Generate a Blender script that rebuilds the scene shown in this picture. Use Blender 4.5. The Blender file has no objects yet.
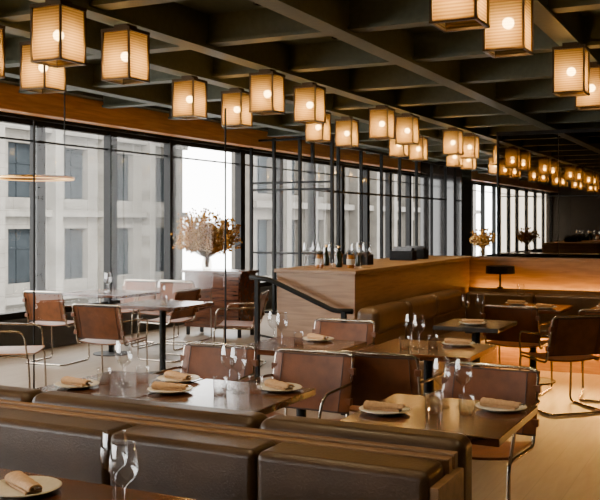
import bpy, bmesh, math, random
from mathutils import Vector, Matrix
random.seed(7)
COL = bpy.context.scene.collection

# ------------------------------------------------------------------ materials
def new_mat(name):
    m = bpy.data.materials.new(name); m.use_nodes = True
    nt = m.node_tree; nt.nodes.clear()
    out = nt.nodes.new('ShaderNodeOutputMaterial')
    return m, nt, out

def principled(name, col, rough=.5, metal=0., noise=0., nscale=20., bump=0., bscale=60., spec=.5, coat=0.):
    m, nt, out = new_mat(name)
    b = nt.nodes.new('ShaderNodeBsdfPrincipled')
    b.inputs['Base Color'].default_value = (*col, 1)
    b.inputs['Roughness'].default_value = rough
    b.inputs['Metallic'].default_value = metal
    b.inputs['Specular IOR Level'].default_value = spec
    b.inputs['Coat Weight'].default_value = coat
    nt.links.new(b.outputs[0], out.inputs[0])
    tc = nt.nodes.new('ShaderNodeTexCoord')
    if noise > 0:
        n = nt.nodes.new('ShaderNodeTexNoise'); n.inputs['Scale'].default_value = nscale
        n.inputs['Detail'].default_value = 5
        nt.links.new(tc.outputs['Object'], n.inputs['Vector'])
        r = nt.nodes.new('ShaderNodeValToRGB')
        r.color_ramp.elements[0].position = .3; r.color_ramp.elements[1].position = .7
        r.color_ramp.elements[0].color = (*[c*(1-noise) for c in col], 1)
        r.color_ramp.elements[1].color = (*[min(1, c*(1+noise)) for c in col], 1)
        nt.links.new(n.outputs['Fac'], r.inputs[0])
        nt.links.new(r.outputs[0], b.inputs['Base Color'])
    if bump > 0:
        n2 = nt.nodes.new('ShaderNodeTexNoise'); n2.inputs['Scale'].default_value = bscale
        nt.links.new(tc.outputs['Object'], n2.inputs['Vector'])
        bp = nt.nodes.new('ShaderNodeBump'); bp.inputs['Strength'].default_value = bump
        bp.inputs['Distance'].default_value = .01
        nt.links.new(n2.outputs['Fac'], bp.inputs['Height'])
        nt.links.new(bp.outputs[0], b.inputs['Normal'])
    return m

def wood(name, c1, c2, stretch=(1, 12, 12), rough=.4, scale=3., coat=0., planks=None):
    m, nt, out = new_mat(name)
    b = nt.nodes.new('ShaderNodeBsdfPrincipled')
    b.inputs['Roughness'].default_value = rough
    b.inputs['Coat Weight'].default_value = coat
    b.inputs['Coat Roughness'].default_value = .12
    nt.links.new(b.outputs[0], out.inputs[0])
    tc = nt.nodes.new('ShaderNodeTexCoord')
    mp = nt.nodes.new('ShaderNodeMapping'); mp.inputs['Scale'].default_value = stretch
    nt.links.new(tc.outputs['Object'], mp.inputs[0])
    n = nt.nodes.new('ShaderNodeTexNoise'); n.inputs['Scale'].default_value = scale
    n.inputs['Detail'].default_value = 8; n.inputs['Distortion'].default_value = .6
    nt.links.new(mp.outputs[0], n.inputs['Vector'])
    r = nt.nodes.new('ShaderNodeValToRGB')
    r.color_ramp.elements[0].position = .34; r.color_ramp.elements[1].position = .64
    r.color_ramp.elements[0].color = (*c1, 1); r.color_ramp.elements[1].color = (*c2, 1)
    nt.links.new(n.outputs['Fac'], r.inputs[0])
    last = r.outputs[0]
    if planks:
        br = nt.nodes.new('ShaderNodeTexBrick')
        br.inputs['Scale'].default_value = 1
        br.inputs['Brick Width'].default_value = planks[0]
        br.inputs['Row Height'].default_value = planks[1]
        br.inputs['Mortar Size'].default_value = planks[2]
        br.inputs['Color1'].default_value = (1, 1, 1, 1)
        br.inputs['Color2'].default_value = planks[4] if len(planks) > 4 else (.93, .93, .93, 1)
        br.inputs['Mortar'].default_value = (.65, .63, .6, 1)
        rot = nt.nodes.new('ShaderNodeMapping'); rot.inputs['Rotation'].default_value = planks[3]
        nt.links.new(tc.outputs['Object'], rot.inputs[0])
        nt.links.new(rot.outputs[0], br.inputs['Vector'])
        mx = nt.nodes.new('ShaderNodeMixRGB'); mx.blend_type = 'MULTIPLY'; mx.inputs[0].default_value = 1
        nt.links.new(last, mx.inputs[1]); nt.links.new(br.outputs[0], mx.inputs[2])
        last = mx.outputs[0]
    nt.links.new(last, b.inputs['Base Color'])
    return m

def glassy(name, tint=(.97, .98, .98), refl=.06, edge=.5, rough=.02):
    m, nt, out = new_mat(name)
    t = nt.nodes.new('ShaderNodeBsdfTransparent'); t.inputs[0].default_value = (*tint, 1)
    g = nt.nodes.new('ShaderNodeBsdfGlossy'); g.inputs['Roughness'].default_value = rough
    lw = nt.nodes.new('ShaderNodeLayerWeight'); lw.inputs[0].default_value = .25
    mr = nt.nodes.new('ShaderNodeMapRange')
    mr.inputs['To Min'].default_value = refl; mr.inputs['To Max'].default_value = edge
    nt.links.new(lw.outputs['Facing'], mr.inputs[0])
    mx = nt.nodes.new('ShaderNodeMixShader')
    nt.links.new(mr.outputs[0], mx.inputs[0]); nt.links.new(t.outputs[0], mx.inputs[1]); nt.links.new(g.outputs[0], mx.inputs[2])
    nt.links.new(mx.outputs[0], out.inputs[0])
    return m

def emis(name, col, s):
    m, nt, out = new_mat(name)
    e = nt.nodes.new('ShaderNodeEmission'); e.inputs[0].default_value = (*col, 1); e.inputs[1].default_value = s
    nt.links.new(e.outputs[0], out.inputs[0]); return m

def shade_mat():
    m, nt, out = new_mat('ribbed_frosted_glass')
    tc = nt.nodes.new('ShaderNodeTexCoord')
    w = nt.nodes.new('ShaderNodeTexWave'); w.bands_direction = 'Z'; w.inputs['Scale'].default_value = 17
    nt.links.new(tc.outputs['Object'], w.inputs['Vector'])
    r = nt.nodes.new('ShaderNodeValToRGB')
    r.color_ramp.elements[0].color = (.125, .070, .019, 1); r.color_ramp.elements[1].color = (.215, .130, .040, 1)
    nt.links.new(w.outputs['Fac'], r.inputs[0])
    tl = nt.nodes.new('ShaderNodeBsdfTranslucent'); nt.links.new(r.outputs[0], tl.inputs[0])
    tr = nt.nodes.new('ShaderNodeBsdfTransparent'); tr.inputs[0].default_value = (1, .82, .52, 1)
    mx = nt.nodes.new('ShaderNodeMixShader'); mx.inputs[0].default_value = .20
    nt.links.new(tl.outputs[0], mx.inputs[1]); nt.links.new(tr.outputs[0], mx.inputs[2])
    nt.links.new(mx.outputs[0], out.inputs[0]); return m

M = {}
M['floor'] = wood('grey_beige_oak_floor', (.190, .140, .098), (.240, .184, .132), (10, 1.2, 1), .28, 2., planks=(1.8, .2, .002, (0, 0, math.pi/2)))
M['ceil'] = principled('dark_green_ceiling_paint', (.066, .078, .052), .7, noise=.1, spec=.2)
M['beam'] = principled('dark_green_beam_paint', (.074, .082, .054), .55, noise=.12, spec=.3)
M['headwood'] = wood('warm_header_wood', (.44, .18, .045), (.62, .29, .08), (8, .6, 8), .4)
M['wallwood'] = wood('divider_oak', (.20, .100, .040), (.28, .150, .064), (.8, .8, 9), .4, 4.)
M['capwood'] = wood('banquette_oak', (.15, .080, .036), (.23, .130, .064), (1, 14, 14), .35, 2.)
M['table'] = wood('walnut_table', (.034, .012, .005), (.130, .045, .018), (1.2, 16, 10), .22, 2.6, coat=.3, planks=(3, .12, .0015, (0, 0, 0), (.8, .75, .72, 1)))
M['darktable'] = principled('black_table_stone', (.03, .028, .028), .2, noise=.3)
M['leather'] = principled('dark_brown_leather', (.046, .0235, .0100), .36, noise=.3, nscale=5, bump=.14, bscale=120, spec=.33)
M['leather2'] = principled('umber_leather', (.11, .060, .026), .32, noise=.25, nscale=6, bump=.25, bscale=90, spec=.5)
M['chair'] = principled('cognac_leather', (.135, .045, .014), .36, noise=.4, nscale=7, bump=.2, bscale=120, spec=.35)
M['stitch'] = principled('dark_leather_piping', (.035, .013, .007), .5, noise=.2)
M['chairlight'] = principled('tan_leather', (.30, .15, .07), .4, noise=.25, nscale=9, bump=.2, bscale=120)
M['chrome'] = principled('dark_satin_steel_tube', (.42, .37, .31), .18, metal=1., noise=.05)
M['black'] = principled('black_steel', (.004, .004, .004), .5, noise=.2, spec=.15)
M['gloss'] = principled('glossy_black_column', (.010, .008, .007), .08, noise=.2)
M['bronze'] = principled('dark_bronze', (.055, .034, .016), .35, metal=.8, noise=.1)
M['brass'] = principled('brushed_brass', (.85, .48, .14), .3, metal=1., noise=.1)
M['glass'] = glassy('clear_drinking_glass', (.985, .99, .99), .05, .8, rough=.04)
M['pane'] = glassy('window_glass', (.985, .99, .99), .01, .12)
M['screen'] = glassy('screen_glass', (.99, .995, .99), .006, .10)
M['plate'] = principled('speckled_stoneware', (.60, .55, .47), .3, noise=.08, nscale=60)
M['napkin'] = principled('tan_linen', (.46, .28, .14), .85, noise=.15, nscale=80, bump=.4, bscale=300)
M['cutlery'] = principled('cutlery_steel', (.6, .58, .55), .2, metal=1., noise=.05)
M['shade'] = shade_mat()
M['bulb'] = emis('warm_bulb', (1, .78, .44), 60)
M['strip'] = emis('warm_led', (1, .50, .10), 170)
M['strip2'] = emis('warm_led_soft', (1, .50, .10), 28)
M['strip3'] = emis('ring_led', (1, .50, .13), 3)
M['mirror'] = principled('smoked_mirror', (.21, .175, .135), .015, metal=1., noise=.02)
M['concrete'] = wood('grey_beige_stone', (.100, .093, .080), (.145, .135, .117), (1, 1, 1), .85, 1.2, planks=(1.4, .5, .012, (0, math.pi/2, math.pi/2), (.86, .85, .83, 1)))
M['concrete2'] = principled('weathered_stone', (.06, .053, .043), .85, noise=.25, nscale=2)
M['extglass'] = principled('facade_window_glass', (.018, .022, .025), .35, noise=.2, nscale=1, spec=.1)
M['wallp'] = principled('dark_plaster', (.035, .028, .022), .7, noise=.1)
M['sill'] = principled('charcoal_sill', (.04, .04, .04), .5, noise=.1)
M['ground'] = principled('asphalt', (.30, .30, .30), .9, noise=.1)
M['vase'] = glassy('vase_glass', (.85, .82, .76), .1, .6)
M['stem'] = principled('dry_stem', (.22, .12, .03), .9, noise=.2, spec=.1)
M['flower'] = principled('dried_flower', (.42, .19, .03), .9, noise=.3, nscale=30, spec=.1)
M['flower2'] = principled('pale_dried_flower', (.62, .40, .14), .9, noise=.2, nscale=30, spec=.1)
M['amber'] = principled('amber_jar_glass', (.32, .12, .02), .08, noise=.1)
M['bottle'] = principled('dark_bottle_glass', (.015, .022, .010), .08, noise=.1)
M['label'] = principled('paper_label', (.6, .55, .45), .7, noise=.05)

# ------------------------------------------------------------------ mesh helpers
def box(bm, x0, x1, y0, y1, z0, z1):
    v = [bm.verts.new(p) for p in [(x0,y0,z0),(x1,y0,z0),(x1,y1,z0),(x0,y1,z0),(x0,y0,z1),(x1,y0,z1),(x1,y1,z1),(x0,y1,z1)]]
    for f in [(0,3,2,1),(4,5,6,7),(0,1,5,4),(1,2,6,5),(2,3,7,6),(3,0,4,7)]:
        bm.faces.new([v[i] for i in f])

def quad(bm, *pts): bm.faces.new([bm.verts.new(p) for p in pts])

def lathe(bm, prof, n=20, cx=0, cy=0):
    rings = []
    for r, z in prof:
        if r < 1e-5: rings.append([bm.verts.new((cx, cy, z))])
        else: rings.append([bm.verts.new((cx+r*math.cos(2*math.pi*i/n), cy+r*math.sin(2*math.pi*i/n), z)) for i in range(n)])
    for a, b in zip(rings, rings[1:]):
        for i in range(n):
            j = (i+1) % n
            if len(a) == 1 and len(b) == 1: continue
            if len(a) == 1: bm.faces.new([a[0], b[j], b[i]])
            elif len(b) == 1: bm.faces.new([a[i], a[j], b[0]])
            else: bm.faces.new([a[i], a[j], b[j], b[i]])

def fillet(pts, r, n=4, closed=False):
    P = [Vector(p) for p in pts]; out = []
    N = len(P)
    for i, p in enumerate(P):
        if not closed and i in (0, N-1): out.append(p); continue
        a = P[i-1]; b = P[(i+1) % N]
        da = (a-p); db = (b-p); rr = min(r, da.length*.45, db.length*.45)
        s = p+da.normalized()*rr; e = p+db.normalized()*rr
        for k in range(n+1):
            t = k/n
            out.append((1-t)**2*s+2*t*(1-t)*p+t*t*e)
    return out

def tube(bm, pts, r, n=8, closed=False):
    P = [Vector(p) for p in pts]; N = len(P); rings = []
    up = None
    for i in range(N):
        if closed: t = (P[(i+1) % N]-P[i-1]).normalized()
        else: t = (P[min(i+1, N-1)]-P[max(i-1, 0)]).normalized()
        if up is None:
            up = t.orthogonal().normalized()
        else:
            up = (up-t*up.dot(t))
            up = up.normalized() if up.length > 1e-6 else t.orthogonal().normalized()
        s = t.cross(up)
        rings.append([bm.verts.new(P[i]+r*(math.cos(2*math.pi*k/n)*up+math.sin(2*math.pi*k/n)*s)) for k in range(n)])
    M_ = N if closed else N-1
    for i in range(M_):
        a = rings[i]; b = rings[(i+1) % N]
        off = 0
        if closed and i == N-1:
            off = min(range(n), key=lambda o: (a[0].co-b[o].co).length)
        for k in range(n):
            bm.faces.new([a[k], a[(k+1) % n], b[(k+1+off) % n], b[(k+off) % n]])
    if not closed:
        bm.faces.new(rings[0][::-1]); bm.faces.new(rings[-1])

def ball(bm, c, r, u=8, v=6):
    bmesh.ops.create_uvsphere(bm, u_segments=u, v_segments=v, radius=r, matrix=Matrix.Translation(c))

def sheet(bm, f, nu, nv, th):
    def nrm(u, v):
        e = 1e-3
        a = f(min(u+e, 1), v)-f(max(u-e, 0), v); b = f(u, min(v+e, 1))-f(u, max(v-e, 0))
        return a.cross(b).normalized()
    A = [[None]*(nv+1) for _ in range(nu+1)]; B = [[None]*(nv+1) for _ in range(nu+1)]
    for i in range(nu+1):
        for j in range(nv+1):
            u, v = i/nu, j/nv; p = f(u, v); n_ = nrm(u, v)
            A[i][j] = bm.verts.new(p+n_*th/2); B[i][j] = bm.verts.new(p-n_*th/2)
    for i in range(nu):
        for j in range(nv):
            bm.faces.new([A[i][j], A[i+1][j], A[i+1][j+1], A[i][j+1]])
            bm.faces.new([B[i][j], B[i][j+1], B[i+1][j+1], B[i+1][j]])
    for i in range(nu):
        bm.faces.new([A[i][0], B[i][0], B[i+1][0], A[i+1][0]])
        bm.faces.new([A[i][nv], A[i+1][nv], B[i+1][nv], B[i][nv]])
    for j in range(nv):
        bm.faces.new([A[0][j], A[0][j+1], B[0][j+1], B[0][j]])
        bm.faces.new([A[nu][j], B[nu][j], B[nu][j+1], A[nu][j+1]])

def finish(bm, name, mat, parent=None, bevel=0, seg=2, smooth=False, label=None):
    bmesh.ops.recalc_face_normals(bm, faces=bm.faces)
    me = bpy.data.meshes.new(name); bm.to_mesh(me); bm.free()
    me.materials.append(M[mat])
    if smooth or bevel > 0:
        for p in me.polygons: p.use_smooth = True
    o = bpy.data.objects.new(name, me); COL.objects.link(o)
    if parent: o.parent = parent
    if bevel > 0:
        b = o.modifiers.new('bevel', 'BEVEL'); b.width = bevel; b.segments = seg; b.limit_method = 'ANGLE'
        b.harden_normals = True
    if label: o['label'] = label
    return o

def pbox(name, mat, parent, dims, bevel=0, seg=2, label=None):
    bm = bmesh.new(); box(bm, *dims); return finish(bm, name, mat, parent, bevel, seg, label=label)

def thing(name, label, cat, loc=(0, 0, 0), rot=0, group=None):
    e = bpy.data.objects.new(name, None); e.empty_display_size = .1
    COL.objects.link(e); e.location = loc; e.rotation_euler = (0, 0, rot)
    e['label'] = label; e['category'] = cat
    if group: e['group'] = group
    return e

def tag(o, label, cat, group=None):
    o['label'] = label; o['category'] = cat
    if group: o['group'] = group
    return o

def dup(o, loc, rot=0, label=None, top=True):
    c = o.copy(); COL.objects.link(c)
    if top:
        c.location = loc; c.rotation_euler = (0, 0, rot)
        if label: c['label'] = label
    for ch in o.children:
        k = dup(ch, None, 0, None, False); k.parent = c
        k.matrix_parent_inverse = ch.matrix_parent_inverse.copy()
    return c

def structure(o): o['kind'] = 'structure'; return o

# ------------------------------------------------------------------ room shell
Y0, Y1 = -12, 40
structure(pbox('floor', 'floor', None, (-8.3, 3, Y0, Y1, -.1, 0)))
structure(pbox('ceiling', 'ceil', None, (-8.3, 3, Y0, Y1, 3.34, 3.5)))
structure(pbox('wall_right', 'wallp', None, (3, 3.15, Y0, Y1, -.1, 3.5)))
structure(pbox('wall_back', 'wallp', None, (-8.3, 3, Y1, Y1+.15, -.1, 3.5)))
structure(pbox('wall_front', 'wallp', None, (-8.3, 3, Y0-.15, Y0, -.1, 3.5)))
structure(pbox('wall_left', 'sill', None, (-8.2, -8.0, Y0, Y1, 0, .42)))
structure(pbox('trim_1', 'headwood', None, (-8.25, -7.75, Y0, Y1, 2.90, 3.20), .01))
structure(pbox('trim_2', 'black', None, (-8.25, -7.95, Y0, Y1, 2.86, 2.90)))
structure(pbox('trim_3', 'beam', None, (-8.3, -7.6, Y0, Y1, 3.20, 3.34)))
tn = 4
for x in (-6.6, -5.05, -4.17, -2.88, -1.36, -.5, .8, 2.2):
    bm = bmesh.new(); box(bm, x-.085, x+.085, Y0, Y1, 3.05, 3.075); box(bm, x-.055, x+.055, Y0, Y1, 3.075, 3.34)
    structure(finish(bm, 'trim_%d' % tn, 'beam')); tn += 1
y = -11.4
while y < 39.5:
    bm = bmesh.new(); box(bm, -7.6, 3, y-.05, y+.05, 3.12, 3.34); box(bm, -7.6, 3, y-.08, y+.08, 3.09, 3.12)
    structure(finish(bm, 'trim_%d' % tn, 'beam')); tn += 1
    y += 1.5
# windows
Ys = [-12, -10.3, -8.7, -7.1, -5.5, -4.2, -2.8, -1.4, 0, 1.5, 3.0, 4.5, 5.95, 7.4, 8.85, 10.3, 11.75, 13.9]
while Ys[-1] < 38.5: Ys.append(Ys[-1]+1.45)
for i, (a, b) in enumerate(zip(Ys, Ys[1:])):
    bm = bmesh.new()
    w = .075
    box(bm, -8.13, -8.01, a, a+w, .42, 2.86); box(bm, -8.13, -8.01, b-w, b, .42, 2.86)
    box(bm, -8.13, -8.03, a+w, b-w, .42, .50); box(bm, -8.13, -8.03, a+w, b-w, 2.80, 2.86)
    box(bm, -8.12, -8.06, a+w, b-w, 2.60, 2.62)
    fr = structure(finish(bm, 'window_%d' % (i+1), 'black'))
    bm = bmesh.new(); quad(bm, (-8.1, a+w, .5), (-8.1, b-w, .5), (-8.1, b-w, 2.8), (-8.1, a+w, 2.8)); finish(bm, 'glass_pane', 'pane', fr)
c = structure(pbox('wall_column', 'gloss', None, (-7.75, -6.65, 22.6, 23.5, 0, 3.2), .01))

# ------------------------------------------------------------------ exterior
def building(label, X, y0, y1, pitch, rows, mat, depth=6, ww=1.2, wh=1.9, z0=-6, z1=12):
    e = thing('building', label, 'building', (X, y0, z0))
    n = int((y1-y0)/pitch); H = z1-z0
    bm = bmesh.new()
    box(bm, -depth, -.35, 0, n*pitch, 0, H)
    zs = [r-z0 for r in rows]
    for k in range(n+1):
        yy = k*pitch; hw = (pitch-ww)/2
        a = max(0, yy-hw); b = min(n*pitch, yy+hw)
        box(bm, -.35, 0, a, b, 0, H)
        if 0 < k < n: box(bm, 0, .45, yy-.2, yy+.2, 0, H)
    prev = 0
    for z in zs+[None]:
        top = (z-wh/2) if z is not None else H
        for k in range(n):
            hw = (pitch-ww)/2
            box(bm, -.35, -.03, k*pitch+hw, (k+1)*pitch-hw, prev, top)
        if z is not None:
            prev = z+wh/2
            box(bm, 0, .3, 0, n*pitch, z+wh/2+.45, z+wh/2+.7)
    finish(bm, 'facade', mat, e)
    for k in range(n):
        for z in zs:
            bm = bmesh.new(); yc = (k+.5)*pitch
            box(bm, -.34, -.28, yc-ww/2, yc+ww/2, z-wh/2, z+wh/2)
            box(bm, -.28, -.24, yc-.03, yc+.03, z-wh/2, z+wh/2)
            box(bm, -.28, -.24, yc-ww/2, yc+ww/2, z+.25, z+.3)
            finish(bm, 'window', 'extglass', e)
    return e
building('grey-beige stone office building facade across the street', -24, 9, 36.1, 3.0, [-2.8, .35, 3.5, 6.7], 'concrete', depth=.8, ww=1.4, wh=2.0)
building('dark stone building with tall windows across the street', -17, 30, 62, 2.4, [-2.6, .6, 3.8, 7.0], 'concrete2', depth=.8, ww=1.3, wh=2.2)
structure(pbox('ground', 'ground', None, (-60, -8.5, -30, 80, -6.2, -6)))

# ------------------------------------------------------------------ lantern
def lantern(loc, proto=None):
    if proto: return dup(proto, loc)
    e = thing('ceiling_lantern', 'square ribbed frosted glass lantern with dark bronze frame, lit warm', 'lamp', loc, group='glowing box lanterns hanging from the ceiling grid')
    h = .119
    bm = bmesh.new()
    for sx in (-1, 1):
        for sy in (-1, 1):
            box(bm, sx*h-.007, sx*h+.007, sy*h-.007, sy*h+.007, -.185, .185)
    for z, t in ((-.185, .013), (.168, .023)):
        box(bm, -h-.009, h+.009, -h-.009, -h+.007, z, z+t); box(bm, -h-.009, h+.009, h-.007, h+.009, z, z+t)
        box(bm, -h-.009, -h+.007, -h, h, z, z+t); box(bm, h-.007, h+.009, -h, h, z, z+t)
    finish(bm, 'frame', 'bronze', e)
    bm = bmesh.new(); box(bm, -.06, .06, -.06, .06, .192, .228)
    box(bm, -h, h, -.01, .01, .18, .192); box(bm, -.01, .01, -h, h, .18, .192)
    finish(bm, 'mount', 'bronze', e)
    bm = bmesh.new(); q = h-.004; g = h-.006; z0, z1 = -.173, .173
    quad(bm, (-g, -q, z0), (g, -q, z0), (g, -q, z1), (-g, -q, z1)); quad(bm, (-g, q, z0), (g, q, z0), (g, q, z1), (-g, q, z1))
    quad(bm, (-q, -g, z0), (-q, g, z0), (-q, g, z1), (-q, -g, z1)); quad(bm, (q, -g, z0), (q, g, z0), (q, g, z1), (q, -g, z1))
    finish(bm, 'lamp_shade', 'shade', e)
    bm = bmesh.new(); ball(bm, (0, 0, 0), .036, 14, 10)
    finish(bm, 'bulb', 'bulb', e, smooth=True)
    bm = bmesh.new(); box(bm, -.012, .012, -.012, .012, .03, .185); finish(bm, 'lamp_socket', 'bronze', e)
    L = bpy.data.lights.new('glow', 'POINT'); L.energy = 15; L.color = (1, .66, .29); L.shadow_soft_size = .03
    lo = bpy.data.objects.new('glow', L); COL.objects.link(lo); lo.parent = e; lo.location = (0, 0, -.06)
    return e
pts = [(-4.97, 4.85), (-5.05, 5.6), (-4.09, 4.68), (-4.17, 5.5)]
for g in (-4, -3, -2, -1, 1, 2, 3, 4, 5, 6):
    b = 4.7+3*g
    for x in (-5.05, -4.17): pts += [(x, b), (x, b+.93)]
pts += [(-1.4, 4.72), (-1.36, 5.62), (-.55, 4.95), (-1.34, 7.66), (-1.34, 8.68), (-1.34, 10.7), (-1.34, 1.7), (-1.34, 2.6)]
lp = None
for p in pts:
    q = (p[0], p[1], 2.822)
    if lp is None: lp = lantern(q)
    else: lantern(q, lp)

fill = None  # warm fill spots added to brighten the room, modelled as recessed fixtures
for x in (-7.1, -5.8, -3.5, -2.2, .1):
    for y in (.35, 1.85, 3.35, 4.85, 6.35, 7.85, 9.35, 12.35):
        if fill is None:
            fill = thing('fill_spot', 'small black fill spot added in the ceiling coffer', 'fill_spot', (x, y, 3.34), group='added ceiling fill spots')
            bm = bmesh.new(); lathe(bm, [(.045, 0), (.06, 0), (.06, -.02), (.045, -.02), (.045, 0)], 18); finish(bm, 'trim_ring', 'black', fill)
            L = bpy.data.lights.new('fill_spot_beam', 'SPOT'); L.energy = 80; L.color = (1, .74, .40); L.spot_size = 1.2; L.spot_blend = .6; L.shadow_soft_size = .03
            lo = bpy.data.objects.new('fill_spot_beam', L); COL.objects.link(lo); lo.parent = fill; lo.location = (0, 0, -.03)
        else: dup(fill, (x, y, 3.34))

# ------------------------------------------------------------------ furniture prototypes
def make_chair(loc, rot, mat='chair', label=None):
    e = thing('dining_chair', label or 'cognac leather cantilever chair with tubular steel frame and arms', 'chair', loc, rot, group='tubular steel leather dining chairs')
    bm = bmesh.new()
    w = .255
    path = [(w, -.24, .010), (w, .27, .010), (w, .25, .44), (w, -.17, .43), (w, -.27, .82),
            (-w, -.27, .82), (-w, -.17, .43), (-w, .25, .44), (-w, .27, .010), (-w, -.24, .010)]
    tube(bm, fillet(path, .045, 4, True), .0095, 8, True)
    finish(bm, 'frame', 'chrome', e, smooth=True)
    for s in (-1, 1):
        bm = bmesh.new()
        tube(bm, fillet([(s*w, .245, .42), (s*(w+.03), .22, .655), (s*(w+.03), -.18, .665), (s*w, -.235, .665)], .07, 5), .0085, 8)
        finish(bm, 'armrest', 'chrome', e, smooth=True)
    bm = bmesh.new()
    def fb(u, v):
        x = (u-.5)*.53; z = .49+v*.315
        yb = -.17-(z-.43)*.268
        edge = max(0, abs(2*u-1)-.86)/.14
        return Vector((x, yb+.018-.012*(1-(2*u-1)**2)-.014*edge, z-.006*(1-(2*u-1)**2)*v))
    sheet(bm, fb, 14, 4, .010); finish(bm, 'backrest', mat, e, bevel=.003)
    bm = bmesh.new()
    for v in (.0, 1.): tube(bm, [fb(k/16, v) for k in range(17)], .0065, 6)
    for u in (.12, .88):
        for off in (-.0085, .0085):
            tube(bm, [fb(u, k/6)+Vector((0, off, 0)) for k in range(7)], .0022, 5)
    finish(bm, 'piping', 'stitch', e, smooth=True)
    for s in (-1, 1):
        for z in (.55, .72):
            yb = -.17-(z-.43)*.268
            pbox('strap', mat, e, (s*w-.02, s*w+.02, yb-.016, yb+.016, z-.02, z+.02), .004)
    bm = bmesh.new()
    def fs(u, v):
        x = (u-.5)*.51; yy = -.16+v*.42
        return Vector((x, yy, .455-.022*(1-(2*u-1)**2)+.008*v))
    sheet(bm, fs, 10, 6, .014); finish(bm, 'seat', mat, e, bevel=.004)
    return e

def make_table(loc, w, d, label, mat='table', group='dining tables'):
    e = thing('dining_table', label, 'table', loc, 0, group)
    pbox('tabletop', mat, e, (-w/2, w/2, -d/2, d/2, .715, .75), .004)
    pcs = [-w/4, w/4] if w > 1 else [0]
    for x in pcs:
        bm = bmesh.new(); lathe(bm, [(0, .02), (.035, .02), (.035, .70), (0, .70)], 14, x, 0)
        box(bm, x-.22, x+.22, -.03, .03, .69, .715); box(bm, x-.03, x+.03, -.22, .22, .69, .715)
        finish(bm, 'pedestal', 'black', e)
        bm = bmesh.new(); lathe(bm, [(0, 0), (.22, 0), (.22, .012), (.05, .025), (0, .025)], 24, x, 0)
        finish(bm, 'base', 'black', e, smooth=False)
    return e

PLATE = WINE = TUMB = NAP = None
def plate(x, y, z=.75, rot=None):
    global PLATE, NAP
    rot = random.uniform(-.5, .5) if rot is None else rot
    if PLATE is None:
        bm = bmesh.new()
        lathe(bm, [(0, 0), (.06, 0), (.065, .004), (.105, .014), (.115, .018), (.111, .021), (.08, .012), (0, .010)], 32)
        PLATE = tag(finish(bm, 'plate', 'plate', smooth=True), 'round cream stoneware plate under a folded napkin', 'plate', 'place setting plates')
        PLATE.location = (x, y, z)
        NAP = thing('napkin', 'tan linen napkin folded into a roll on a plate', 'napkin', (x, y, z+.013), rot, 'folded linen napkins')
        bm = bmesh.new()
        def f(u, v):
            a = -math.pi*.15+u*math.pi*1.3
            r = .024*(1-.3*v)+.0015*math.sin(v*23+u*7)
            return Vector((-.09+.18*v, r*1.2*math.cos(a), .014+.6*r*math.sin(a)+.003))
        sheet(bm, f, 12, 14, .006)
        box(bm, -.09, .075, -.028, .026, .0, .009)
        finish(bm, 'folded_cloth', 'napkin', NAP, bevel=.002)
        bm = bmesh.new(); box(bm, -.05, .098, -.006, .006, .022, .0245); box(bm, .09, .112, -.010, .010, .020, .023)
        finish(bm, 'knife', 'cutlery', NAP)
    else:
        p = PLATE.copy(); COL.objects.link(p); p.location = (x, y, z)
        dup(NAP, (x, y, z+.013), rot)
def wine(x, y, z=.75):
    global WINE
    if WINE is None:
        bm = bmesh.new()
        lathe(bm, [(.036, 0), (.034, .003), (.006, .008), (.005, .02), (.005, .095), (.010, .105), (.032, .122), (.043, .150), (.040, .188), (.033, .225)], 32)
        tube(bm, [(.033*math.cos(t*math.pi/16), .033*math.sin(t*math.pi/16), .225) for t in range(32)], .0014, 5, True)
        tube(bm, [(.036*math.cos(t*math.pi/16), .036*math.sin(t*math.pi/16), .0015) for t in range(32)], .0014, 5, True)
        WINE = tag(finish(bm, 'wine_glass', 'glass', smooth=True), 'clear stemmed wine glass standing empty on a table', 'wine glass', 'empty wine glasses')
        WINE.location = (x, y, z)
    else:
        p = WINE.copy(); COL.objects.link(p); p.location = (x, y, z)
def tumb(x, y, z=.75):
    global TUMB
    if TUMB is None:
        bm = bmesh.new()
        lathe(bm, [(0, .006), (.031, .006), (.032, .001), (.036, .085)], 32)
        tube(bm, [(.036*math.cos(t*math.pi/16), .036*math.sin(t*math.pi/16), .085) for t in range(32)], .0016, 5, True)
        TUMB = tag(finish(bm, 'water_glass', 'glass', smooth=True), 'clear straight water tumbler standing on a table', 'glass', 'water tumblers')
        TUMB.location = (x, y, z)
    else:
        p = TUMB.copy(); COL.objects.link(p); p.location = (x, y, z)

# ------------------------------------------------------------------ double banquette
bq = thing('banquette', 'double-sided banquette in dark leather with two slim oak rails', 'bench', (0, 0, 0))
x0, x1 = -3.95, -.88
pbox('wood_core', 'capwood', bq, (x0, x1-.01, 2.855, 2.955, 0, .79), .002)
pbox('wood_rail', 'capwood', bq, (x0, x1, 2.848, 2.888, .79, .838), .003)
pbox('wood_rail', 'capwood', bq, (x0, x1, 2.912, 2.948, .79, .842), .003)
pbox('end_panel', 'capwood', bq, (x1-.01, x1+.02, 2.68, 2.948, 0, .79), .003)
xs = [x0, -3.32, -2.1, -1.49, -.89]
for a, b in zip(xs, xs[1:]):
    bm = bmesh.new(); box(bm, a, b, 2.66, 2.846, .43, .838)
    finish(bm, 'backrest_cushion', 'leather', bq, .030, 6)
    bm = bmesh.new(); box(bm, a+.001, b-.001, 2.20, 2.66, .32, .46); finish(bm, 'seat_cushion', 'leather', bq, .03, 4)
xs = [x0, -2.75, -1.65, -.865]
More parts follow.
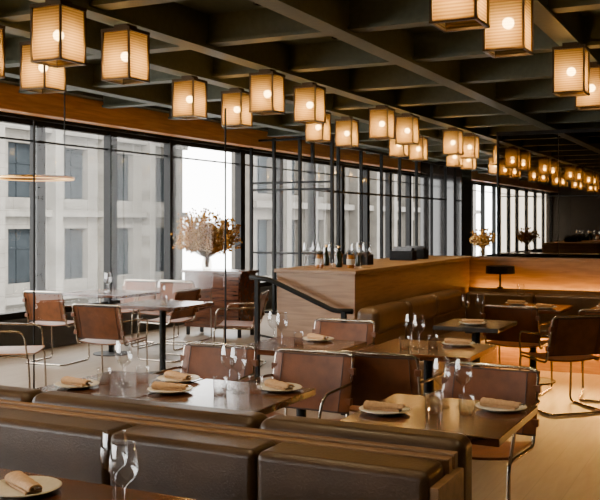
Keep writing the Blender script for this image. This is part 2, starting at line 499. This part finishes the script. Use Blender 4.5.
for a, b in zip(xs, xs[1:]):
    bm = bmesh.new(); box(bm, a, b, 2.95, 3.10, .43, .875); finish(bm, 'rear_backrest_cushion', 'leather', bq, .045, 6)
    bm = bmesh.new(); box(bm, a+.002, b-.002, 3.10, 3.54, .32, .46); finish(bm, 'rear_seat_cushion', 'leather', bq, .035, 4)
bm = bmesh.new(); box(bm, x0, x1-.02, 2.26, 2.84, 0, .32); box(bm, x0, x1-.02, 2.96, 3.48, 0, .32)
finish(bm, 'bench_base', 'capwood', bq, .003)

# ------------------------------------------------------------------ tables
lab = 'walnut plank dining table with black pedestal base set for guests'
make_table((-2.99, 3.88, 0), .615, .70, lab)
make_table((-2.34, 3.88, 0), .66, .70, lab)
make_table((-1.25, 3.93, 0), .70, .72, lab)
make_table((-2.25, 1.99, 0), 1.45, .78, 'long walnut table with black pedestals in front of the leather banquette')
make_table((-1.98, 5.95, 0), .74, .70, lab)
make_table((-2.82, 5.70, 0), .70, .70, lab)
make_table((-2.1, 7.55, 0), .54, .66, 'small dark stone table beside the umber bench', mat='darktable')
make_table((-2.0, 9.30, 0), .66, .68, lab)
make_table((-1.1, 9.30, 0), .70, .68, lab)
make_table((-7.0, 8.95, 0), .9, .75, 'walnut table standing by the tall windows')
make_table((-5.55, 7.95, 0), .8, .75, 'walnut table standing by the tall windows')

pi = math.pi
ch = make_chair((-2.38, 4.72, 0), pi)
def chair(x, y, r, label=None): return dup(ch, (x, y, 0), r, label)
chair(-3.04, 4.74, pi+.05)
chair(-1.30, 4.66, pi-.06)
chair(-2.02, 5.33, .03, 'cognac leather chair with its back turned, tubular steel frame')
chair(-2.92, 6.42, pi)
chair(-1.48, 8.02, .75, 'cognac leather chair pulled out at an angle beside the lit bench')
chair(-2.02, 8.72, -.05); chair(-1.18, 8.72, .1)
chair(-5.60, 7.15, .12, 'cognac leather chair with its back turned behind the glass screen')
chair(-7.15, 8.15, .1); chair(-7.35, 9.75, pi); chair(-6.72, 9.7, pi+.1); chair(-6.9, 10.42, .1)
chair(-6.15, 8.95, pi/2, 'cognac leather chair seen side-on at a window table')
chair(-5.15, 8.9, 1.9, 'leather tubular chair seen side-on near the console')
make_chair((-5.95, 6.15, 0), -1.1, 'chairlight', 'tan leather tubular chair standing at the end of the glass screen')

for p in [(-3.13, 3.72), (-2.76, 4.1), (-2.62, 3.82), (-2.15, 4.1), (-1.48, 3.83), (-1.03, 4.12), (-2.06, 2.20), (-1.83, 6.14), (-2.80, 5.93),
          (-2.2, 9.45), (-1.85, 9.15), (-1.3, 9.45), (-.95, 9.15), (-2.1, 7.45)]:
    plate(*p)
for p in [(-2.99, 3.92), (-2.92, 3.84), (-2.40, 4.02), (-2.31, 3.96), (-1.29, 4.06), (-1.20, 4.10), (-1.60, 2.10), (-1.71, 2.20), (-2.10, 5.93), (-2.02, 5.86),
          (-3.02, 5.67), (-2.92, 5.6), (-2.1, 9.2), (-1.22, 9.2), (-1.13, 9.25), (-2.25, 7.75), (-7.1, 9.0), (-7.0, 8.9), (-5.6, 8.0), (-2.13, 7.79)]:
    wine(*p)
for p in [(-2.90, 3.97), (-3.05, 3.84), (-2.36, 3.87), (-2.22, 3.98), (-1.29, 3.93), (-1.14, 3.95), (-2.1, 5.8), (-1.95, 5.95), (-2.85, 5.72), (-5.5, 7.9)]:
    tumb(*p)

# ------------------------------------------------------------------ oak divider and fixed benches
dv = thing('divider', 'oak-clad service divider with framed top edge', 'divider', (0, 0, 0))
pbox('body', 'wallwood', dv, (-3.76, -3.02, 7.12, 10.58, 0, 1.16))
pbox('top', 'wallwood', dv, (-3.78, -3.0, 7.10, 10.58, 1.16, 1.19), .004)
lw = thing('low_wall', 'low oak wall behind the lit bench', 'low wall', (0, 0, 0))
pbox('body', 'wallwood', lw, (-3.78, 2.95, 10.60, 10.78, 0, 1.16))
pbox('cap', 'wallwood', lw, (-3.78, 2.95, 10.59, 10.80, 1.16, 1.19), .004)

b1 = thing('banquette', 'umber leather bench upholstered along the oak divider', 'bench', (0, 0, 0))
ys = [7.08, 7.9, 8.7, 9.6]
for a, b in zip(ys, ys[1:]):
    bm = bmesh.new(); box(bm, -3.0, -2.80, a+.001, b-.001, .66, .88); finish(bm, 'backrest_roll', 'leather2', b1, .06, 6)
    bm = bmesh.new(); box(bm, -3.0, -2.84, a+.002, b-.002, .42, .68); finish(bm, 'backrest_cushion', 'leather2', b1, .04, 5)
    bm = bmesh.new(); box(bm, -2.84, -2.38, a+.002, b-.002, .32, .47); finish(bm, 'seat_cushion', 'leather2', b1, .04, 4)
pbox('bench_base', 'capwood', b1, (-2.99, -2.44, 7.1, 9.6, 0, .32))
b2 = thing('banquette', 'leather bench along the low oak wall glowing from below', 'bench', (0, 0, 0))
xs = [-2.98, -2.2, -1.4, -.6, .2, 1.0, 2.0]
for a, b in zip(xs, xs[1:]):
    bm = bmesh.new(); box(bm, a+.002, b-.002, 10.24, 10.40, .42, .80); finish(bm, 'backrest_cushion', 'leather2', b2, .04, 5)
    bm = bmesh.new(); box(bm, a+.002, b-.002, 9.72, 10.24, .38, .47); finish(bm, 'seat_cushion', 'leather2', b2, .03, 4)
pbox('bench_base', 'wallwood', b2, (-2.98, 2.0, 10.0, 10.24, 0, .38))
pbox('ledge', 'wallwood', b2, (-2.98, 2.0, 10.40, 10.48, 0, .84), .003)
pbox('light_strip', 'strip', b2, (-2.95, 1.98, 9.88, 9.91, .365, .378))
pbox('upper_light_strip', 'strip2', b2, (-2.95, 1.98, 10.51, 10.54, .81, .835))

hr = thing('handrail', 'black steel handrail sloping down past the oak divider', 'handrail', (0, 0, 0))
bm = bmesh.new(); tube(bm, fillet([(-3.95, 6.98, 1.12), (-3.75, 6.98, 1.10), (-3.15, 6.98, .86), (-2.98, 6.98, .86)], .05), .022, 8)
finish(bm, 'rail', 'black', hr, smooth=True)
bm = bmesh.new(); tube(bm, fillet([(-3.88, 6.98, .62), (-3.72, 6.98, .60), (-3.06, 6.98, .36)], .05), .010, 8)
finish(bm, 'lower_rail', 'black', hr, smooth=True)
for x, z in ((-3.88, 1.12), (-3.06, .86)):
    pbox('post', 'black', hr, (x-.018, x+.018, 6.96, 7.0, 0, z))

gs = thing('glass_screen', 'tall frameless glass screen panels with slim dark edges', 'glass screen', (0, 0, 0))
for a, b in ((-6.05, -5.02), (-5.01, -3.97)):
    bm = bmesh.new(); quad(bm, (a, 6.586, .03), (b, 6.586, .03), (b, 6.586, 2.55), (a, 6.586, 2.55)); finish(bm, 'glass_panel', 'screen', gs)
bm = bmesh.new(); box(bm, -6.05, -3.96, 6.56, 6.61, 0, .03)
for x in (-6.052, -3.965): box(bm, x-.004, x+.004, 6.578, 6.594, .03, 2.55)
finish(bm, 'edge_trim', 'black', gs)

sp = thing('partition', 'black steel framed glazed partition standing out from the windows', 'partition', (0, 0, 0))
bm = bmesh.new()
for x in (-7.9, -7.45, -6.95, -6.35): box(bm, x-.022, x+.022, 13.97, 14.03, 0, 3.05)
for z in (0.02, 1.05, 2.14, 2.26, 3.0): box(bm, -7.9, -6.35, 13.98, 14.02, z, z+.035)
finish(bm, 'steel_frame', 'black', sp)
bm = bmesh.new(); quad(bm, (-7.88, 14, .07), (-6.38, 14, .07), (-6.38, 14, 3.0), (-7.88, 14, 3.0)); finish(bm, 'glazing', 'screen', sp)
rk = thing('glazed_screen', 'long slim black steel framed glass screen along the windows', 'glass screen', (0, 0, 0))
bm = bmesh.new()
y = 14.5
while y < 22.4:
    box(bm, -6.98, -6.92, y-.022, y+.022, 0, 3.05)
    y += 1.1
box(bm, -6.98, -6.92, 14.5, 22.2, 0, .05); box(bm, -6.965, -6.935, 14.5, 22.2, 2.14, 2.18); box(bm, -6.98, -6.92, 14.5, 22.2, 3.0, 3.05)
finish(bm, 'steel_frame', 'black', rk)
bm = bmesh.new(); quad(bm, (-6.95, 14.5, .05), (-6.95, 22.2, .05), (-6.95, 22.2, 3.0), (-6.95, 14.5, 3.0)); finish(bm, 'glazing', 'screen', rk)

rp = thing('pendant_lamp', 'thin brass ring pendant hanging on a black rod', 'pendant lamp', (-6.4, 7.0, 2.04), 0)
bm = bmesh.new(); tube(bm, [(.36*math.cos(t*pi/16), .36*math.sin(t*pi/16), 0) for t in range(32)], .013, 8, True); finish(bm, 'ring', 'brass', rp, smooth=True)
bm = bmesh.new(); tube(bm, [(.36*math.cos(t*pi/16), .36*math.sin(t*pi/16), -.013) for t in range(32)], .006, 6, True); finish(bm, 'light_strip', 'strip3', rp, smooth=True)
bm = bmesh.new(); tube(bm, [(.36, 0, .012), (.36, 0, 1.30)], .007, 8); tube(bm, [(-.36, 0, 0), (.36, 0, 0)], .007, 8)
finish(bm, 'rod', 'black', rp)

# ------------------------------------------------------------------ console and dried flowers
cs = thing('console', 'brown wooden console cabinet by the windows holding a vase', 'console', (-6.8, 11.15, 0), 0)
pbox('top', 'table', cs, (-.5, .5, -.25, .25, .88, .92), .004)
pbox('body', 'table', cs, (-.46, .46, -.22, .22, .12, .88), .003)
for s in (-1, 1):
    pbox('door', 'table', cs, (min(s*.005, s*.44), max(s*.005, s*.44), -.238, -.222, .16, .85), .003)
    for t in (-1, 1):
        pbox('leg', 'black', cs, (s*.42-.02, s*.42+.02, t*.18-.02, t*.18+.02, 0, .12))

def flowers(loc, R, H, n, label='spray of orange and cream dried flowers in a glass vase', rs=1., vs=1.):
    e = thing('flower_arrangement', label, 'flowers', loc)
    bm = bmesh.new(); lathe(bm, [(r*vs, z*vs) for r, z in [(0, .004), (.07, 0), (.085, .05), (.075, .16), (.05, .22), (.06, .25)]], 20)
    finish(bm, 'vase', 'vase', e, smooth=True)
    bs = bmesh.new(); b1_ = bmesh.new(); b2_ = bmesh.new()
    hb = .24*vs
    for i in range(n):
        a = random.uniform(0, 2*pi); rr = R*math.sqrt(random.random()); hh = hb+(H-hb)*(random.uniform(.3, 1))*(1-.3*(rr/R)**2)
        tip = Vector((rr*math.cos(a), rr*math.sin(a), hh))
        mid = Vector((tip.x*.5, tip.y*.5, hb+(hh-hb)*.45))
        tube(bs, [(tip.x*.05, tip.y*.05, .03), (tip.x*.08, tip.y*.08, .22*vs), mid, tip], .003, 3)
        for k in range(9):
            q = mid.lerp(tip, random.uniform(-.1, 1.05))+Vector([random.uniform(-.045, .045)*vs for _ in range(3)])
            bmesh.ops.create_icosphere(b1_ if random.random() < .6 else b2_, subdivisions=1, radius=rs*random.uniform(.009, .024), matrix=Matrix.Translation(q))
    for bb_, nm, mt in ((bs, 'stems', 'stem'), (b1_, 'blossoms', 'flower'), (b2_, 'pale_blossoms', 'flower2')):
        o = finish(bb_, nm, mt, e); o['kind'] = 'stuff'
    return e
flowers((-7.02, 11.15, .92), .50, .88, 330, label='full spray of golden tan dried flowers in a glass vase', vs=.8)

# ------------------------------------------------------------------ items on divider
ZD = 1.19
JAR = BOT = None
def jar(x, y, z):
    global JAR
    if JAR is None:
        JAR = thing('jar', 'small amber glass jar with a paper label and black lid', 'jar', (x, y, z), group='jars on the oak divider')
        bm = bmesh.new(); lathe(bm, [(0, 0), (.035, 0), (.036, .01), (.036, .10), (.028, .12), (0, .12)], 16); finish(bm, 'body', 'amber', JAR, smooth=True)
        bm = bmesh.new(); lathe(bm, [(.0365, .03), (.0368, .031), (.0368, .08), (.0365, .081)], 16); finish(bm, 'paper_label', 'label', JAR, smooth=True)
        bm = bmesh.new(); lathe(bm, [(0, .121), (.03, .121), (.03, .145), (0, .145)], 14); finish(bm, 'lid', 'black', JAR)
    else: dup(JAR, (x, y, z))
def bottle(x, y, z):
    global BOT
    if BOT is None:
        BOT = thing('bottle', 'dark glass bottle with a brass cap on the oak divider', 'bottle', (x, y, z), group='bottles on the oak divider')
        bm = bmesh.new(); lathe(bm, [(0, 0), (.03, 0), (.031, .01), (.031, .10), (.025, .125), (.011, .145), (.011, .175), (0, .175)], 16); finish(bm, 'body', 'bottle', BOT, smooth=True)
        bm = bmesh.new(); lathe(bm, [(0, .176), (.013, .176), (.013, .193), (0, .193)], 12); finish(bm, 'cap', 'brass', BOT)
    else: dup(BOT, (x, y, z))
for p in [(-3.5, 7.45), (-3.22, 7.50), (-3.46, 7.78)]: jar(p[0], p[1], ZD)
for p in [(-3.38, 7.60), (-3.3, 7.88), (-3.62, 7.85)]: bottle(p[0], p[1], ZD)
for p in [(-3.6, 7.4), (-3.12, 7.36), (-3.3, 7.28), (-3.42, 7.3), (-3.62, 7.62), (-3.22, 7.72), (-3.12, 7.62)]: wine(p[0], p[1], ZD)
def caddy(loc, lab):
    cd = thing('menu_caddy', lab, 'caddy', loc)
    bm = bmesh.new(); box(bm, -.13, .13, -.07, .07, 0, .01); box(bm, -.13, .13, -.07, -.06, .01, .10); box(bm, -.13, .13, .06, .07, .01, .10)
    box(bm, -.13, -.12, -.06, .06, .01, .10); box(bm, .12, .13, -.06, .06, .01, .10); finish(bm, 'tray', 'black', cd, .002)
    bm = bmesh.new()
    for k in range(5): box(bm, -.11, .11, -.045+k*.02, -.033+k*.02, .011, .12+.012*(k % 3))
    finish(bm, 'menus', 'darktable', cd, .001)
caddy((-3.42, 8.15, ZD), 'open black caddy packed with dark menus on the oak divider')
caddy((-3.40, 9.35, ZD), 'open black caddy packed with dark menus on the oak divider')
caddy((-3.40, 9.75, ZD), 'open black caddy packed with dark menus on the oak divider')

def table_lamp(loc):
    e = thing('table_lamp', 'small black table lamp with a flat drum shade', 'lamp', loc)
    bm = bmesh.new(); lathe(bm, [(0, 0), (.035, 0), (.035, .012), (.012, .02), (.010, .24), (0, .24)], 18); finish(bm, 'base', 'black', e)
    bm = bmesh.new(); lathe(bm, [(.0, .255), (.16, .255), (.165, .17), (.16, .17), (.155, .248), (0, .248)], 24); finish(bm, 'lamp_shade', 'black', e)
    bm = bmesh.new(); ball(bm, (0, 0, .20), .02, 10, 6); finish(bm, 'bulb', 'strip3', e)
table_lamp((-2.62, 10.44, .84))

# ------------------------------------------------------------------ bar beyond low wall
bc = thing('bar_counter', 'dark bar counter with black stone top', 'bar', (0, 0, 0))
pbox('body', 'black', bc, (-4.0, 2.0, 12.9, 13.4, 0, 1.02)); pbox('top', 'darktable', bc, (-4.05, 2.0, 12.82, 13.48, 1.02, 1.06), .005)
bb = thing('mirror_wall', 'tall smoked mirror panels in a slim black steel frame', 'mirror', (0, 0, 0))
for i in range(6):
    a = -3.7+.95*i
    pbox('mirror_panel', 'mirror', bb, (a+.004, a+.946, 14.60, 14.65, .02, 2.98))
bm = bmesh.new()
for x in (-3.7, 2.0): box(bm, x-.012, x+.012, 14.56, 14.66, 0, 3.0)
box(bm, -3.72, 2.02, 14.58, 14.67, 2.98, 3.04)
box(bm, -3.7, 2.0, 14.59, 14.598, 2.0, 2.015)
finish(bm, 'steel_frame', 'black', bb)
flowers((-3.55, 13.15, 1.06), .20, .46, 60, label='small spray of golden dried flowers in a vase on the bar', rs=.8, vs=.7)

# ------------------------------------------------------------------ lighting
w = bpy.data.worlds.new('overcast'); bpy.context.scene.world = w; w.use_nodes = True
bg = w.node_tree.nodes['Background']; bg.inputs[0].default_value = (1, .985, .955, 1); bg.inputs[1].default_value = 15
S = bpy.data.lights.new('sun', 'SUN'); S.energy = 6; S.angle = .1; S.color = (1, .95, .87)
so = bpy.data.objects.new('sun', S); COL.objects.link(so)
so.rotation_euler = Vector((-1, .55, -.85)).to_track_quat('-Z', 'Y').to_euler()

# ------------------------------------------------------------------ camera
cam = bpy.data.cameras.new('camera'); co = bpy.data.objects.new('camera', cam); COL.objects.link(co)
cam.sensor_width = 36; cam.lens = 36*917/600; cam.shift_y = -28/600
co.location = (0, 0, 1.6); co.rotation_euler = (pi/2, 0, math.radians(26.4))
bpy.context.scene.camera = co
